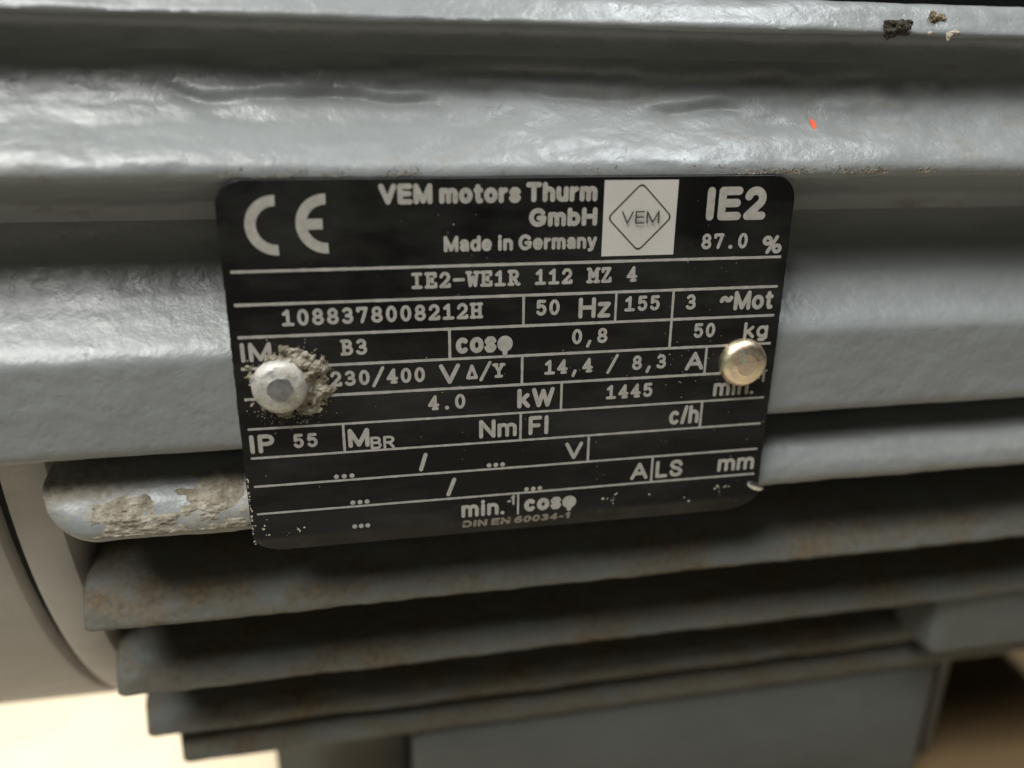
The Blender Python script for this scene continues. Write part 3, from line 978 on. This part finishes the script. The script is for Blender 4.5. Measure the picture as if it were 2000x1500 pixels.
def fin_y(x, z):
    return np.interp(z, [-24, -22.8, -22.0, -19.6, -17.8, -16.0, -14.6, -13.6], [1.6, 0.7, 0.35, 0.6, 1.75, 4.0, 6.9, 9])
def fin_dirt(x, z):
    t = np.clip((x + 64) / 4, 0, 1) * np.clip((-38.9 - x) / 0.6, 0, 1)
    patch = 0.42 * fbm(x / 4.2, z / 1.5, 0, 51, 4) + 0.20 + 0.60 * np.clip((-18.6 - z) / 2.0, -1, 1)
    heap = 0.9 * np.exp(-((x + 43.5) / 2.6) ** 2 - ((z + 17.6) / 1.7) ** 2)
    heap2 = 0.55 * np.exp(-((x + 56) / 2.5) ** 2 - ((z + 18.3) / 1.2) ** 2)
    rough = 0.17 * fbm(x / 1.3, z / 0.7, 4, 53, 3)
    h = patch * 0.22 + heap * 0.8 + heap2 + rough * np.clip(patch + heap + heap2 + 0.5, 0, 1)
    return np.minimum(h, 1.3) - 1.0 * (1 - t) - 0.6 * np.clip((z + 15.2) / 1.0, 0, 1) - 0.5 * np.clip((-22.0 - z) / 0.5, 0, 1)
heightfield('dirt_crust', np.linspace(-64, -38.8, 300), np.linspace(-22.9, -13.9, 130), fin_y, fin_dirt, M_CRUST,
            'flaky beige dirt on the rounded fin end beside the plate', 'dirt')

# loose grains round the crust
sp = []
for k in range(420):
    a_, d_ = rng.normal(-0.1, 1.0), 4.3 + abs(rng.normal(0, 1.3))
    x_, z_ = RX + d_ * math.cos(a_), RZ + d_ * math.sin(a_)
    if -38.5 < x_ < -25:
        p = pmap(x_, z_, 0.02)
        sp.append((p[0], p[1], p[2], rng.uniform(0.03, 0.12), 0.6))
stuff('loose_grit', sp, M_CRUST, 'loose beige grains scattered beside the caked dirt', 'dirt')

# pale specks and chips on the plate
sp = []
for k in range(34):
    x = rng.choice([-37, -33, 14, 20, 26, 33]) + rng.normal(0, 0.9)
    p = pmap(x, rng.normal(-22.0, 0.6), 0.03)
    sp.append((p[0], p[1], p[2], rng.uniform(0.05, 0.17), 0.5))
for k in range(45):
    p = pmap(-38.85 + abs(rng.normal(0, 0.12)), rng.uniform(-25, -14), 0.0)
    sp.append((p[0], p[1], p[2], rng.uniform(0.05, 0.14), 0.6))
for k in range(70):
    p = pmap(rng.uniform(-37, 37), rng.uniform(-22, 25) if k % 4 == 0 else rng.uniform(-22, 3), 0.02)
    sp.append((p[0], p[1], p[2], rng.uniform(0.03, 0.075), 0.4))
for k in range(40):
    p = pmap(rng.normal(27, 5), rng.normal(-1, 3), 0.02)
    sp.append((p[0], p[1], p[2], rng.uniform(0.03, 0.075), 0.4))
stuff('dust_specks', sp, M_DIRT_PALE, 'pale dust specks and chips strewn over the black plate', 'dust')

# grit settled on the ledge along the plate's upper edge
sp = []
for k in range(2600):
    x = rng.uniform(-41, 66)
    z = 26.55 + abs(rng.normal(0, 0.45))
    dens = 0.35 + 0.9 * float(noise3(x / 4, 0, 0, 61)) + 0.8 * math.exp(-((x + 34) / 4) ** 2)
    if rng.random() < dens:
        y = float(np.interp(z, [25.7, 26.4, 28.2, 29.7], [0.8, 0.15, 0.1, 1.0]))
        sp.append((x, y, z, rng.uniform(0.03, 0.13), 0.6))
stuff('dust_line', sp, M_CRUST, 'gritty dust settled along the ledge over the plate', 'dust')

def lump(name, specs, loc, material, label):
    V, Q = blobs(specs)
    o = make_obj(name, V, Q, material, smooth=True, sharp=0)
    o.location = vec(*loc)
    o['label'] = label
    o['category'] = 'dirt'
    return o
lump('dirt_clump', [(0, 0.4, 0, 1.5, 0.9, 1.0, 1, 40, 60, 0.5, 2.6), (1.2, 0.5, 0.4, 1.0, 0.6, 0.6, 2, 40, 60, 0.5, 2.6), (-0.7, 0.5, -0.5, 0.8, 0.7, 0.7, 3, 40, 60, 0.5, 2.6), (2.9, 1.4, 1.0, 0.5, 0.4, 0.3, 12)], (54.8, 5.0, 46.0), M_DIRT_DARK,
     'dark brown clump of dirt stuck under the uppermost fin')
lump('dirt_clump', [(0, 0, 0, 0.55, 0.6, 0.8, 4), (1.5, 0.2, -0.2, 0.8, 0.4, 0.5, 5, 22, 34, 0.6), (0.8, 0, -1.5, 0.5, 0.5, 0.3, 6)], (61.4, 6.6, 47.8), M_DIRT,
     'small beige crumbs of dirt on the uppermost fin beside the dark clump')
lump('dirt_clump', [(0, 0, 0, 0.35, 0.4, 0.5, 7), (0.9, 0, 0.5, 0.7, 0.3, 0.25, 8), (-3.2, 0, 0.3, 0.3, 0.3, 0.2, 9)], (63.4, 5.0, 45.2), M_DIRT_PALE,
     'pale elongated crumb hanging below the uppermost fin edge')

# chips of orange paint
def fleck(x, y, z, w, h, label):
    o = make_obj('paint_fleck', [(w * c * (1 + 0.25 * math.sin(5 * a)), yy, h * q * (1 + 0.2 * math.cos(3 * a))) for yy in (-0.06, 0.3) for a, c, q in ((t, math.cos(t), math.sin(t)) for t in np.linspace(0, 2 * math.pi, 10, endpoint=False))],
                 [tuple(range(10)), tuple(range(19, 9, -1))] + [(k, k + 10, (k + 1) % 10 + 10, (k + 1) % 10) for k in range(10)], M_ORANGE, smooth=False)
    o.location = vec(x, y, z)
    o.rotation_euler.x = math.radians(-44)
    o['label'] = label
    o['category'] = 'paint chip'
    return o
fleck(44.4, 6.0, 33.0, 0.42, 0.95, 'tiny bright orange paint fleck on the sloping shoulder above the plate')

# ------------------------------------------------------------------ timber the motor stands on
tb = thing('timber_block', 'brown wooden block under the grey motor foot', 'timber', (110, 60, -420))
for x0, x1 in ((-150, 460),):
    v, f = rbox(x0, x1, -62, 420, 230, 290, 4)
    make_obj('plank', v, f, M_WOOD, tb, sharp=35)
v, f = rbox(-90, 120, -30, 170, 0, 229.6, 4)
make_obj('post', v, f, M_WOOD, tb, sharp=35)
